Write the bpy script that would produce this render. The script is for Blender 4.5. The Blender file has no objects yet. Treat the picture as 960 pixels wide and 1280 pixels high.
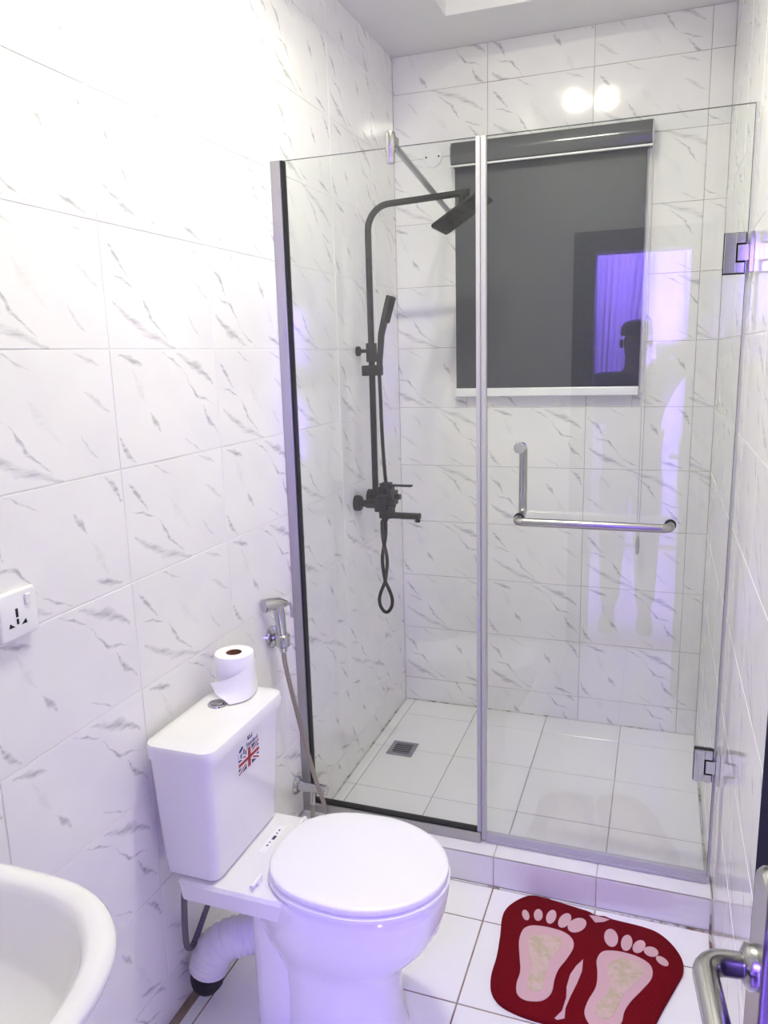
import bpy, bmesh, math, random
from mathutils import Vector, Matrix
random.seed(7)
C = bpy.context.scene.collection
SC = bpy.context.scene
PI = math.pi

# ------------------------------------------------------------------ camera, world, exposure
def make_camera():
    yaw, pit, rol, f = 0.3484, 0.2004, -0.0272, 956.8
    fw = Vector((-math.sin(yaw)*math.cos(pit), math.cos(yaw)*math.cos(pit), -math.sin(pit)))
    r = Vector((math.cos(yaw), math.sin(yaw), 0)); u = r.cross(fw)
    c, s = math.cos(rol), math.sin(rol)
    r2 = c*r + s*u; u2 = -s*r + c*u
    cd = bpy.data.cameras.new('camera'); co = bpy.data.objects.new('camera', cd); C.objects.link(co)
    m = Matrix((r2, u2, -fw)).transposed().to_4x4(); m.translation = Vector((1.0725, 0.0, 1.5907))
    co.matrix_world = m
    cd.sensor_fit = 'VERTICAL'; cd.sensor_height = 32.0; cd.lens = f/1280*32
    cd.clip_start = 0.005
    SC.camera = co
make_camera()
w = bpy.data.worlds.new('world'); SC.world = w; w.use_nodes = True
w.node_tree.nodes['Background'].inputs[0].default_value = (0.5, 0.45, 0.7, 1)
w.node_tree.nodes['Background'].inputs[1].default_value = 0.05
vs = SC.view_settings
vs.view_transform = 'Standard'; vs.look = 'None'; vs.gamma = 1.0; vs.use_curve_mapping = False
vs.exposure = 1.2
SC.cycles.max_bounces = 20; SC.cycles.diffuse_bounces = 12; SC.cycles.glossy_bounces = 8; SC.cycles.transparent_max_bounces = 16
BULB = 208.0           # emission of the two warm white ceiling bulbs
LED = 146.0            # watts of the violet LED panel in the room behind the doorway
def led_panel():
    ld = bpy.data.lights.new('violet_led', 'AREA'); ld.shape = 'RECTANGLE'; ld.size = 1.2; ld.size_y = 0.5
    ld.energy = LED; ld.color = (0.30, 0.18, 1.0)
    lo = bpy.data.objects.new('violet_led_light', ld); C.objects.link(lo)
    lo.location = (0.80, -1.2, 2.66); lo.rotation_euler = (math.radians(-28), 0, 0)
led_panel()
def violet_side_fill():                       # added upright violet fill in the bedroom, aimed level through the doorway
    ld = bpy.data.lights.new('violet_fill', 'AREA'); ld.shape = 'RECTANGLE'; ld.size = 0.25; ld.size_y = 1.3
    ld.energy = 30.0; ld.color = (0.30, 0.18, 1.0)
    lo = bpy.data.objects.new('violet_fill_light', ld); C.objects.link(lo)
    lo.location = (1.95, -1.9, 1.35); lo.rotation_euler = (math.radians(90), 0, math.radians(22))
violet_side_fill()

# ------------------------------------------------------------------ helpers
def tag(o, label=None, cat=None, group=None, kind=None):
    if label: o['label'] = label
    if cat: o['category'] = cat
    if group: o['group'] = group
    if kind: o['kind'] = kind
    return o
def empty(name, loc, label, cat, group=None):
    o = bpy.data.objects.new(name, None); C.objects.link(o); o.location = loc
    o.empty_display_size = 0.05
    return tag(o, label, cat, group)
class MB:
    def __init__(s): s.v = []; s.f = []; s.mi = []; s.m = 0
    def add(s, vs, fs):
        b = len(s.v); s.v += [tuple(x) for x in vs]
        for f in fs: s.f.append([b+i for i in f]); s.mi.append(s.m)
        return s
    def box(s, lo, hi, M=None):
        x0,y0,z0 = lo; x1,y1,z1 = hi
        P = [Vector(p) for p in ((x0,y0,z0),(x1,y0,z0),(x1,y1,z0),(x0,y1,z0),(x0,y0,z1),(x1,y0,z1),(x1,y1,z1),(x0,y1,z1))]
        if M: P = [M @ p for p in P]
        return s.add(P, [(0,3,2,1),(4,5,6,7),(0,1,5,4),(1,2,6,5),(2,3,7,6),(3,0,4,7)])
    def loft(s, rings, cap0=True, cap1=True, closed=True):
        n = len(rings[0]); vs = [p for r in rings for p in r]; fs = []
        for i in range(len(rings)-1):
            for j in range(n if closed else n-1):
                k = (j+1) % n
                fs.append((i*n+j, i*n+k, (i+1)*n+k, (i+1)*n+j))
        if cap0: fs.append(tuple(reversed(range(n))))
        if cap1: fs.append(tuple(range((len(rings)-1)*n, len(rings)*n)))
        return s.add(vs, fs)
    def tube(s, path, r, seg=12, cap=True, sq=False):
        P = [Vector(p) for p in path]; rs = r if hasattr(r, '__len__') else [r]*len(P)
        t0 = (P[1]-P[0]).normalized()
        a = Vector((0,0,1)) if abs(t0.z) < .9 else Vector((1,0,0))
        n = (a - a.dot(t0)*t0).normalized(); rings = []
        for i, p in enumerate(P):
            t = (P[min(i+1,len(P)-1)] - P[max(i-1,0)]).normalized()
            n = (n - n.dot(t)*t).normalized(); b = t.cross(n)
            ring = []
            for k in range(seg):
                an = 2*PI*(k+.5)/seg
                c_, s_ = math.cos(an), math.sin(an)
                if sq:
                    q = max(abs(c_), abs(s_)); q = q**.75; c_ /= q; s_ /= q
                ring.append(p + rs[i]*(c_*n + s_*b))
            rings.append(ring)
        return s.loft(rings, cap, cap)
    def cyl(s, a, b, r, seg=20): return s.tube([a, b], r, seg)
    def lathe(s, prof, M=None, seg=28, cap0=True, cap1=True):
        rings = []
        for r, z in prof:
            ring = [Vector((r*math.cos(2*PI*k/seg), r*math.sin(2*PI*k/seg), z)) for k in range(seg)]
            rings.append([M @ p for p in ring] if M else ring)
        return s.loft(rings, cap0, cap1)
    def prism(s, poly, z0, z1, M=None, bev=0.0):
        n = len(poly)
        if sum(poly[i][0]*poly[(i+1)%n][1]-poly[(i+1)%n][0]*poly[i][1] for i in range(n)) < 0: poly = poly[::-1]
        R = [[Vector((x,y,z0)) for x,y in poly], [Vector((x,y,z1-bev)) for x,y in poly]]
        if bev:
            cx = sum(p[0] for p in poly)/n; cy = sum(p[1] for p in poly)/n
            top = []
            for i in range(n):
                a, b, c = Vector(poly[i-1]), Vector(poly[i]), Vector(poly[(i+1)%n])
                e = (c-a).normalized(); nn = Vector((-e.y, e.x)); q = b + nn*bev
                top.append(Vector((q.x, q.y, z1)))
            R.append(top)
        if M: R = [[M @ p for p in r] for r in R]
        return s.loft(R)
    def build(s, name, mat, parent=None, smooth=40, bevel=0, bseg=2, sub=0):
        me = bpy.data.meshes.new(name); me.from_pydata(s.v, [], s.f)
        bm = bmesh.new(); bm.from_mesh(me); bmesh.ops.recalc_face_normals(bm, faces=bm.faces); bm.to_mesh(me); bm.free()
        for m in (mat if isinstance(mat, (list, tuple)) else [mat]): me.materials.append(m)
        for p, i in zip(me.polygons, s.mi): p.material_index = i
        if smooth:
            me.shade_smooth(); me.set_sharp_from_angle(angle=math.radians(smooth))
        o = bpy.data.objects.new(name, me); C.objects.link(o)
        if parent:
            o.parent = parent; o.matrix_parent_inverse = PINV(parent)
        if bevel:
            b = o.modifiers.new('bevel', 'BEVEL'); b.width = bevel; b.segments = bseg; b.limit_method = 'ANGLE'; b.angle_limit = math.radians(35)
            b.harden_normals = False
        if sub:
            q = o.modifiers.new('sub', 'SUBSURF'); q.levels = sub; q.render_levels = sub
        return o
def world_mat(o):
    m = o.matrix_basis.copy()
    if o.parent: m = world_mat(o.parent) @ o.matrix_parent_inverse @ m
    return m
def PINV(p): return world_mat(p).inverted()
def spline(pts, n=8):
    P = [Vector(p) for p in pts]; out = []
    for i in range(len(P)-1):
        p0, p1, p2, p3 = P[max(i-1,0)], P[i], P[i+1], P[min(i+2,len(P)-1)]
        for k in range(n):
            t = k/n
            out.append(.5*((2*p1)+(p2-p0)*t+(2*p0-5*p1+4*p2-p3)*t*t+(3*p1-p0-3*p2+p3)*t**3))
    out.append(P[-1]); return out
def sup(cx, cy, ax, ay, z, n=2.0, seg=48, axb=None, nb=None):
    """superellipse ring in the XY plane; axb/nb: other half length and exponent on the -X side"""
    out = []
    for k in range(seg):
        t = 2*PI*k/seg; c, s = math.cos(t), math.sin(t)
        a, e = (ax, n) if c >= 0 else (axb or ax, nb or n)
        out.append(Vector((cx + a*math.copysign(abs(c)**(2/e), c), cy + ay*math.copysign(abs(s)**(2/e), s), z)))
    return out
def rrect(x0, x1, y0, y1, r, z, seg=6):
    out = []
    for cx, cy, a0 in ((x1-r,y1-r,0),(x0+r,y1-r,90),(x0+r,y0+r,180),(x1-r,y0+r,270)):
        for k in range(seg+1):
            a = math.radians(a0+90*k/seg); out.append(Vector((cx+r*math.cos(a), cy+r*math.sin(a), z)))
    return out
def frame(o, x, y, z):
    return Matrix((x, y, z)).transposed().to_4x4().copy() if o is None else Matrix.Translation(o) @ Matrix((x, y, z)).transposed().to_4x4()
X, Y, Z = Vector((1,0,0)), Vector((0,1,0)), Vector((0,0,1))

# ------------------------------------------------------------------ materials
def mat(name, col, rough=.4, metal=0.0, coat=0.0, spec=.5, emit=None, es=0, ior=1.5):
    m = bpy.data.materials.new(name); m.use_nodes = True; b = m.node_tree.nodes['Principled BSDF']
    b.inputs['Base Color'].default_value = (*col, 1); b.inputs['Roughness'].default_value = rough
    b.inputs['Metallic'].default_value = metal; b.inputs['Coat Weight'].default_value = coat
    b.inputs['Coat Roughness'].default_value = .05; b.inputs['IOR'].default_value = ior
    if emit: b.inputs['Emission Color'].default_value = (*emit, 1); b.inputs['Emission Strength'].default_value = es
    return m
class NT:
    def __init__(s, m): s.t = m.node_tree; s.b = s.t.nodes['Principled BSDF']
    def n(s, typ, **kw):
        nd = s.t.nodes.new(typ)
        for k, v in kw.items():
            if k in nd.bl_rna.properties and k != 'inputs': setattr(nd, k, v)
        return nd
    def l(s, a, b): s.t.links.new(a, b)
    def math(s, op, a, b=None, clamp=False):
        nd = s.t.nodes.new('ShaderNodeMath'); nd.operation = op; nd.use_clamp = clamp
        for i, q in enumerate((a, b)):
            if q is None: continue
            if isinstance(q, (int, float)): nd.inputs[i].default_value = q
            else: s.l(q, nd.inputs[i])
        return nd.outputs[0]
    def ramp(s, v, lo, hi, a=0.0, b=1.0, smooth=True):
        nd = s.t.nodes.new('ShaderNodeMapRange'); nd.interpolation_type = 'SMOOTHSTEP' if smooth else 'LINEAR'
        s.l(v, nd.inputs[0])
        for i, q in enumerate((lo, hi, a, b)): nd.inputs[i+1].default_value = q
        return nd.outputs[0]
    def noise(s, vec, scale, detail=2, rough=.5, dist=0):
        nd = s.t.nodes.new('ShaderNodeTexNoise'); s.l(vec, nd.inputs['Vector'])
        nd.inputs['Scale'].default_value = scale; nd.inputs['Detail'].default_value = detail
        nd.inputs['Roughness'].default_value = rough; nd.inputs['Distortion'].default_value = dist
        return nd.outputs['Fac']
    def mapping(s, vec, rot=(0,0,0), scale=(1,1,1), loc=(0,0,0)):
        nd = s.t.nodes.new('ShaderNodeMapping'); s.l(vec, nd.inputs[0])
        nd.inputs['Rotation'].default_value = rot; nd.inputs['Scale'].default_value = scale; nd.inputs['Location'].default_value = loc
        return nd.outputs[0]
    def mix(s, fac, a, b):
        nd = s.t.nodes.new('ShaderNodeMix'); nd.data_type = 'RGBA'; s.l(fac, nd.inputs['Factor'])
        for i, q in ((6, a), (7, b)):
            if isinstance(q, tuple): nd.inputs[i].default_value = (*q, 1)
            else: s.l(q, nd.inputs[i])
        return nd.outputs[2]
    def bump(s, h, st, dist=.001):
        nd = s.t.nodes.new('ShaderNodeBump'); nd.inputs['Strength'].default_value = st; nd.inputs['Distance'].default_value = dist
        s.l(h, nd.inputs['Height']); s.l(nd.outputs[0], s.b.inputs['Normal'])
def vadd(N, v, off):
    nd = N.t.nodes.new('ShaderNodeVectorMath'); nd.operation = 'ADD'; N.l(v, nd.inputs[0])
    if isinstance(off, tuple): nd.inputs[1].default_value = off
    else: N.l(off, nd.inputs[1])
    return nd.outputs[0]
PRINT_A = [((.02,.15),(.11,.28),(.18,.45),.007,.75), ((.04,.45),(.23,.55),(.36,.80),.0035,.9), ((.36,.80),(.45,.90),(.57,.97),.0035,.95), ((.05,.67),(.22,.84),(.40,.96),.013,.60),
           ((.62,.27),(.66,.35),(.71,.45),.0065,.65), ((.74,.85),(.83,.90),(.93,.94),.009,.65), ((.20,.0),(.30,.08),(.41,.18),.0035,.6), ((.87,.05),(.93,.12),(.985,.27),.008,.65), ((.74,.55),(.78,.68),(.83,.82),.012,.14)]
PRINT_B = [((.42,.02),(.70,.15),(.94,.38),.012,.55), ((.48,.08),(.62,.26),(.72,.50),.0045,.8), ((.72,.50),(.83,.56),(.98,.62),.0030,.85), ((.80,.60),(.87,.72),(.95,.86),.0065,.75),
           ((.54,.85),(.64,.91),(.74,.985),.0035,.65), ((.04,.50),(.12,.57),(.21,.66),.009,.55), ((.16,.12),(.21,.2),(.27,.33),.005,.5), ((.08,.86),(.17,.91),(.25,.985),.006,.5), ((.40,.30),(.52,.48),(.58,.62),.014,.12)]
def marble_mat():
    """white ceramic with a printed grey marble vein: two prints, each also turned upside down, picked per tile"""
    m = mat('marble_print_tile', (.8,.8,.8), .07, ior=1.5); N = NT(m)
    co = N.n('ShaderNodeTexCoord').outputs['Object']; rnd = N.n('ShaderNodeObjectInfo').outputs['Random']
    r4 = N.math('FLOOR', N.math('MULTIPLY', rnd, 3.999))
    sgn = N.math('SUBTRACT', 1.0, N.math('MULTIPLY', N.math('GREATER_THAN', rnd, .55), 2.0))
    pick = N.math('MODULO', r4, 2.0)
    sc = N.t.nodes.new('ShaderNodeVectorMath'); sc.operation = 'SCALE'; N.l(co, sc.inputs[0]); N.l(sgn, sc.inputs['Scale'])
    p = sc.outputs[0]
    wn = N.t.nodes.new('ShaderNodeTexNoise'); N.l(p, wn.inputs['Vector']); wn.inputs['Scale'].default_value = 19; wn.inputs['Detail'].default_value = 3; wn.inputs['Roughness'].default_value = .6
    wm = N.t.nodes.new('ShaderNodeVectorMath'); wm.operation = 'MULTIPLY_ADD'; N.l(wn.outputs['Color'], wm.inputs[0])
    wm.inputs[1].default_value = (.026,.026,0); N.l(vadd(N, p, (-.013,-.013,0)), wm.inputs[2]); q = wm.outputs[0]
    streak = N.ramp(N.noise(N.mapping(q, rot=(0,0,math.radians(38)), scale=(10,110,1)), 1.0, 2.5), .30, .70, .25, 1.0)
    def prnt(strokes):
        tot = None
        for P in strokes:
            pts = [Vector(((u-.5)*.4, (.5-v)*.25, 0)) for u, v in P[:3]]
            for k in (0, 1):
                a, b = pts[k], pts[k+1]; d = b-a
                su = N.t.nodes.new('ShaderNodeVectorMath'); su.operation = 'SUBTRACT'; N.l(q, su.inputs[0]); su.inputs[1].default_value = a
                dt = N.t.nodes.new('ShaderNodeVectorMath'); dt.operation = 'DOT_PRODUCT'; N.l(su.outputs[0], dt.inputs[0]); dt.inputs[1].default_value = d/d.length_squared
                t = N.math('MULTIPLY', dt.outputs['Value'], 1.0, clamp=True)
                ds = N.t.nodes.new('ShaderNodeVectorMath'); ds.operation = 'SCALE'; ds.inputs[0].default_value = d; N.l(t, ds.inputs['Scale'])
                di = N.t.nodes.new('ShaderNodeVectorMath'); di.operation = 'DISTANCE'; N.l(su.outputs[0], di.inputs[0]); N.l(ds.outputs[0], di.inputs[1])
                tp = N.math('MULTIPLY_ADD', t, (.75 if k == 0 else -.75)); tp.node.inputs[2].default_value = (.25 if k == 0 else 1.0)   # tapers to both ends
                fall = N.math('SUBTRACT', 1.0, N.math('DIVIDE', di.outputs['Value'], N.math('MULTIPLY', tp, P[3]*1.30)), clamp=True)
                vl = N.math('MULTIPLY', N.math('POWER', fall, 1.0), P[4])
                tot = vl if tot is None else N.math('MAXIMUM', tot, vl)
        return tot
    A, B = prnt(PRINT_A), prnt(PRINT_B)
    mx = N.t.nodes.new('ShaderNodeMix'); mx.data_type = 'FLOAT'; N.l(pick, mx.inputs[0]); N.l(A, mx.inputs[2]); N.l(B, mx.inputs[3])
    tot = N.math('MULTIPLY', mx.outputs[0], streak)
    cloud = N.ramp(N.noise(p, 6.0, 2), .35, .75)
    base = N.mix(cloud, (.87,.86,.84), (.835,.825,.815))
    N.l(N.mix(tot, base, (.16,.165,.205)), N.b.inputs['Base Color'])
    return m
M = {}
M['tile'] = marble_mat()
M['floor_tile'] = mat('white_floor_tile', (.87,.865,.86), .16)
M['curb_tile'] = mat('white_curb_tile', (.80,.79,.80), .15)
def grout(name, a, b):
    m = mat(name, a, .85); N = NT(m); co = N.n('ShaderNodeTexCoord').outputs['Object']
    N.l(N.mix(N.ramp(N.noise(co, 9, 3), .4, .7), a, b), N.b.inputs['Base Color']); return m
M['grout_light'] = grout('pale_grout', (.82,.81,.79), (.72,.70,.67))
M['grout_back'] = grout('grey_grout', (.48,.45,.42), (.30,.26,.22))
M['grout_floor'] = grout('brown_grout', (.33,.26,.20), (.20,.14,.10))
M['grout_shower'] = grout('dull_grey_grout', (.45,.43,.40), (.32,.29,.26))
M['paint'] = mat('white_ceiling_paint', (.80,.80,.80), .6)
M['ceramic'] = mat('white_sanitary_ceramic', (.84,.83,.83), .08, coat=.3)
M['plastic'] = mat('white_plastic', (.85,.85,.85), .25)
M['seat'] = mat('white_seat_plastic', (.86,.86,.86), .28)
M['chrome'] = mat('polished_chrome', (.58,.58,.60), .09, 1)
M['steel'] = mat('brushed_steel', (.44,.43,.42), .24, 1)
M['dull'] = mat('dull_grey_steel', (.50,.50,.51), .4, .35)
M['black'] = mat('matt_black_metal', (.006,.006,.007), .48)
M['black'].node_tree.nodes['Principled BSDF'].inputs['Specular IOR Level'].default_value = .28
M['rubber'] = mat('black_rubber', (.012,.012,.013), .6)
M['alu'] = mat('anodised_aluminium', (.46,.45,.47), .38, 1)
M['seal'] = mat('milky_seal_strip', (.48,.47,.50), .3)
M['drain_dark'] = mat('dark_drain_hole', (.02,.02,.02), .7)
M['paper'] = mat('tissue_paper', (.86,.85,.86), .9)
M['card'] = mat('brown_cardboard_core', (.22,.10,.055), .8)
M['navy'] = mat('navy_print', (.02,.025,.08), .4)
M['red'] = mat('red_print', (.42,.03,.03), .4)
M['white_print'] = mat('white_print', (.85,.85,.86), .4)
M['grey_print'] = mat('grey_print', (.20,.20,.30), .4)
M['dark_frame'] = mat('dark_painted_frame', (.045,.045,.055), .4)
M['door_dark'] = mat('dark_grey_door', (.03,.03,.045), .8, ior=1.08); M['door_dark'].node_tree.nodes['Principled BSDF'].inputs['Specular IOR Level'].default_value = .2
M['waste'] = mat('white_corrugated_plastic', (.78,.77,.80), .4)
M['braid'] = None
def braid(name, col, rough, metal, sc):
    m = mat(name, col, rough, metal); N = NT(m); co = N.n('ShaderNodeTexCoord').outputs['Object']
    wv = N.n('ShaderNodeTexWave'); N.l(co, wv.inputs['Vector']); wv.inputs['Scale'].default_value = sc; wv.bands_direction = 'Z'
    N.l(N.mix(wv.outputs['Fac'], tuple(c*.45 for c in col), col), N.b.inputs['Base Color']); return m
M['hose'] = braid('ribbed_steel_hose', (.60,.55,.52), .3, 1, 60)
M['supply'] = braid('grey_braided_hose', (.22,.21,.25), .5, .3, 90)
def glass_mat():
    m = bpy.data.materials.new('clear_shower_glass'); m.use_nodes = True; t = m.node_tree; t.nodes.clear()
    out = t.nodes.new('ShaderNodeOutputMaterial'); mx = t.nodes.new('ShaderNodeMixShader')
    tr = t.nodes.new('ShaderNodeBsdfTransparent'); tr.inputs[0].default_value = (.980,.991,.979,1)
    gl = t.nodes.new('ShaderNodeBsdfGlossy'); gl.inputs['Roughness'].default_value = .0; gl.inputs[0].default_value = (1,1,1,1)
    lw = t.nodes.new('ShaderNodeLayerWeight'); lw.inputs[0].default_value = .5
    pw = t.nodes.new('ShaderNodeMath'); pw.operation = 'POWER'; t.links.new(lw.outputs['Facing'], pw.inputs[0]); pw.inputs[1].default_value = 5
    ma = t.nodes.new('ShaderNodeMath'); ma.operation = 'MULTIPLY_ADD'; t.links.new(pw.outputs[0], ma.inputs[0]); ma.inputs[1].default_value = .97; ma.inputs[2].default_value = .038
    t.links.new(ma.outputs[0], mx.inputs[0]); t.links.new(tr.outputs[0], mx.inputs[1]); t.links.new(gl.outputs[0], mx.inputs[2])
    t.links.new(mx.outputs[0], out.inputs[0]); return m
M['glass'] = glass_mat()
M['glass_edge'] = mat('green_glass_edge', (.10,.13,.12), .1)
def fabric_mat():
    m = mat('dark_grey_blind_fabric', (.085,.087,.10), .45, spec=.5); N = NT(m)
    co = N.n('ShaderNodeTexCoord').outputs['Object']
    n = N.noise(N.mapping(co, scale=(1,1,1)), 240, 2, .7)
    N.l(N.mix(N.ramp(n, .3, .7), (.043,.045,.058), (.060,.062,.076)), N.b.inputs['Base Color'])
    return m
M['fabric'] = fabric_mat()
M['cassette'] = mat('grey_blind_cassette', (.09,.09,.10), .14)
M['pink'] = mat('pale_pink_pile', (.62,.40,.42), .9)
def mat_red():
    m = mat('dark_red_plush', (.30,.008,.012), .9); m.node_tree.nodes['Principled BSDF'].inputs['Specular IOR Level'].default_value = .12; N = NT(m); co = N.n('ShaderNodeTexCoord').outputs['Object']
    n = N.noise(co, 320, 3, .7)
    N.l(N.mix(N.ramp(n, .3, .7), (.105,.0015,.005), (.20,.004,.010)), N.b.inputs['Base Color']); N.bump(n, .5, .002); return m
M['plush'] = mat_red()
def worn():
    m = mat('worn_beige_pile', (.55,.46,.30), .9); N = NT(m); co = N.n('ShaderNodeTexCoord').outputs['Object']
    n = N.noise(co, 45, 3, .6)
    N.l(N.mix(N.ramp(n, .35, .65), (.50,.42,.27), (.62,.48,.42)), N.b.inputs['Base Color']); return m
M['worn'] = worn()
M['bulb'] = mat('lit_bulb', (1,1,1), .4, emit=(.98,.985,.79), es=BULB)
M['curtain'] = mat('pale_drape_fabric', (.80,.78,.84), .8)
M['sheer'] = mat('white_sheer_fabric', (.88,.87,.90), .8)
M['window_glass'] = mat('dim_window_pane', (.03,.035,.04), .05)
M['bed_paint'] = mat('bedroom_wall_paint', (.55,.52,.56), .7)
M['bed_floor'] = mat('bedroom_floor_tile', (.45,.43,.44), .3)

# ------------------------------------------------------------------ setting
D, W, H, FY = 3.1885, 1.265, 2.76, 0.08
G = .0012           # tile face stands this far proud of the grout plane
def solid(name, boxes, m, parent=None, **kw):
    b = MB()
    for lo, hi in boxes: b.box(lo, hi)
    o = b.build(name, m, parent, smooth=0, **kw)
    if not parent: o['kind'] = 'structure'
    return o
_tm = {}
def tile_mesh(wd, ht, m, g=G):
    k = (round(wd,4), round(ht,4), m.name, g)
    if k not in _tm:
        a, b, e = wd/2, ht/2, .0008
        r = [[(-a,-b,0),(a,-b,0),(a,b,0),(-a,b,0)], [(-a,-b,g-e),(a,-b,g-e),(a,b,g-e),(-a,b,g-e)], [(-a+e,-b+e,g),(a-e,-b+e,g),(a-e,b-e,g),(-a+e,b-e,g)]]
        vv = [p for q in r for p in q]; ff = [(8,9,10,11)]
        for i in (0, 1):
            for j in range(4):
                q = (j+1) % 4; ff.append((i*4+j, i*4+q, i*4+4+q, i*4+4+j))
        me = bpy.data.meshes.new('tile'); me.from_pydata(vv, [], ff); me.materials.append(m); _tm[k] = me
    return _tm[k]
def tiles(parent, O, U, V, us, vv, m, gap=.0022, hole=None, tilt=.0022, g=G):
    N = U.cross(V); O = Vector(O)
    for i in range(len(us)-1):
        for j in range(len(vv)-1):
            rects = [(us[i], us[i+1], vv[j], vv[j+1])]
            if hole:
                h0, h1, k0, k1 = hole; a, b, c, d = rects[0]; rects = []
                if b <= h0 or a >= h1 or d <= k0 or c >= k1: rects = [(a,b,c,d)]
                else:
                    if a < h0: rects.append((a, h0, c, d))
                    if b > h1: rects.append((h1, b, c, d))
                    if c < k0: rects.append((max(a,h0), min(b,h1), c, k0))
                    if d > k1: rects.append((max(a,h0), min(b,h1), k1, d))
            for a, b, c, d in rects:
                if b-a < .006 or d-c < .006: continue
                o = bpy.data.objects.new('tile', tile_mesh(b-a-gap, d-c-gap, m, g)); C.objects.link(o)
                R = frame(O + U*(a+b)/2 + V*(c+d)/2, U, V, N)
                R = R @ Matrix.Rotation(random.gauss(0, tilt*.5), 4, 'X') @ Matrix.Rotation(random.gauss(0, tilt*.5), 4, 'Y')
                o.matrix_basis = R; o.parent = parent
def joints(lo, hi, start, step):
    k = math.ceil((lo-start)/step - 1e-6); out = [lo]
    while start + k*step < hi - .004:
        if start + k*step > lo + .004: out.append(start + k*step)
        k += 1
    return out + [hi]

rows = joints(0.0, H, .12, .25)
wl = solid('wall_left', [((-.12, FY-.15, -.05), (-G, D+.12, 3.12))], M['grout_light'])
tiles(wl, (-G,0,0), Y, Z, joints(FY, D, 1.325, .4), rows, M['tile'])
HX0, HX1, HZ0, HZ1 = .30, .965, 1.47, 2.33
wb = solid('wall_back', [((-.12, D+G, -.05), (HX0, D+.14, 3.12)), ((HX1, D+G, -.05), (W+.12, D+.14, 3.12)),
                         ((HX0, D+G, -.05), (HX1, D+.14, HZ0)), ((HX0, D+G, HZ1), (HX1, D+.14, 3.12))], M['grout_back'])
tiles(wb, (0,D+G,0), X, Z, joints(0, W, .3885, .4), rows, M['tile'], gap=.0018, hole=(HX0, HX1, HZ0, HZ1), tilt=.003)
wr = solid('wall_right', [((W+G, FY-.15, -.05), (W+.12, D+.12, 3.12))], M['grout_light'])
tiles(wr, (W+G,D,0), -Y, Z, [0]+[q for q in joints(0, D-FY, .26, .4)[1:]], rows, M['tile'])
DX0, DX1, DZ = .735, 1.245, 2.07
solid('wall_front', [((-.12, FY-.15, -.05), (DX0-.03, FY, 3.12)), ((DX1, FY-.15, -.05), (W+.12, FY, 3.12)), ((DX0-.03, FY-.15, DZ+.03), (DX1, FY, 3.12))], M['paint'])
df = solid('door_1', [((DX0-.105, FY, 0), (DX0, FY+.012, DZ+.10)), ((DX1, FY, 0), (W-.001, FY+.012, DZ+.10)), ((DX0, FY, DZ), (DX1, FY+.012, DZ+.10)),
                      ((DX0-.03, FY-.15, 0), (DX0, FY, DZ)), ((DX0-.03, FY-.15, DZ), (DX1, FY, DZ+.03))], M['dark_frame'])
# floor: bathroom and shower tray
SF = .010
fl = solid('floor', [((-.12, FY-.15, -.10), (W+.12, 2.10, -G)), ((-.12, 2.10, -.10), (W+.12, D+.12, SF-G))], M['grout_floor'])
fx = [.022, .055, .355, .655, .955, W-.004]
tiles(fl, (0,0,-G), X, Y, fx, joints(FY, 2.03, 1.285, .3), M['floor_tile'], gap=.0042, tilt=.001)
sf2 = solid('shower_floor', [((.001, 2.12, SF-.02), (W-.001, D-.001, SF-G+.0004))], M['grout_shower'])
tiles(sf2, (0,0,SF-G+.0004), X, Y, [.004, .047, .347, .655, .968, W-.004], [2.135, 2.43, 2.737, 3.04, D-.002], M['floor_tile'], gap=.0032, tilt=.0015)
# curb
CY0, CY1, CZ = 2.032, 2.135, .105
cb = solid('shower_curb', [((.001, CY0+G, 0), (W-.001, CY1, CZ-G))], M['grout_shower'])
cx = [.003, .055, .355, .655, .955, W-.003]
tiles(cb, (0,0,CZ-G), X, Y, cx, [CY0+.001, CY1], M['curb_tile'], gap=.003, tilt=.001)
tiles(cb, (0,CY0+G,0), X, Z, cx, [.004, CZ-.004], M['curb_tile'], gap=.003, tilt=.001)
# ceiling with a raised tray
TX0, TX1, TY0, TY1, TZ = .30, .97, .40, 2.90, 3.02
ce = solid('ceiling', [((-.12, FY-.15, H), (TX0, D+.12, TZ)), ((TX1, FY-.15, H), (W+.12, D+.12, TZ)), ((TX0, FY-.15, H), (TX1, TY0, TZ)), ((TX0, TY1, H), (TX1, D+.12, TZ)),
                       ((-.12, FY-.15, TZ), (W+.12, D+.12, 3.18))], M['paint'])
def caulk():
    m = mat('stained_silicone', (.6,.58,.55), .5); N = NT(m); co = N.n('ShaderNodeTexCoord').outputs['Object']
    N.l(N.mix(N.ramp(N.noise(co, 14, 4, .65), .50, .66), (.66,.65,.63), (.17,.10,.06)), N.b.inputs['Base Color']); return m
M['caulk'] = caulk()
for k, (lo, hi) in enumerate([((.002,D-.005,SF),(W-.002,D,SF+.0035)), ((.0002,CY1+.001,SF),(.005,D-.006,SF+.0035)), ((W-.005,CY1+.001,SF),(W-.0002,D-.006,SF+.0035)), ((.0,CY0-.006,.0),(W,CY0-.0005,.004)), ((W-.005,CY0-.002,.004),(W-.0002,CY0+.004,CZ)), ((W-.007,FY+.02,.0),(W-.0002,CY0-.007,.005))]):
    solid('trim_%d' % (k+2), [(lo, hi)], M['caulk'])
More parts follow.
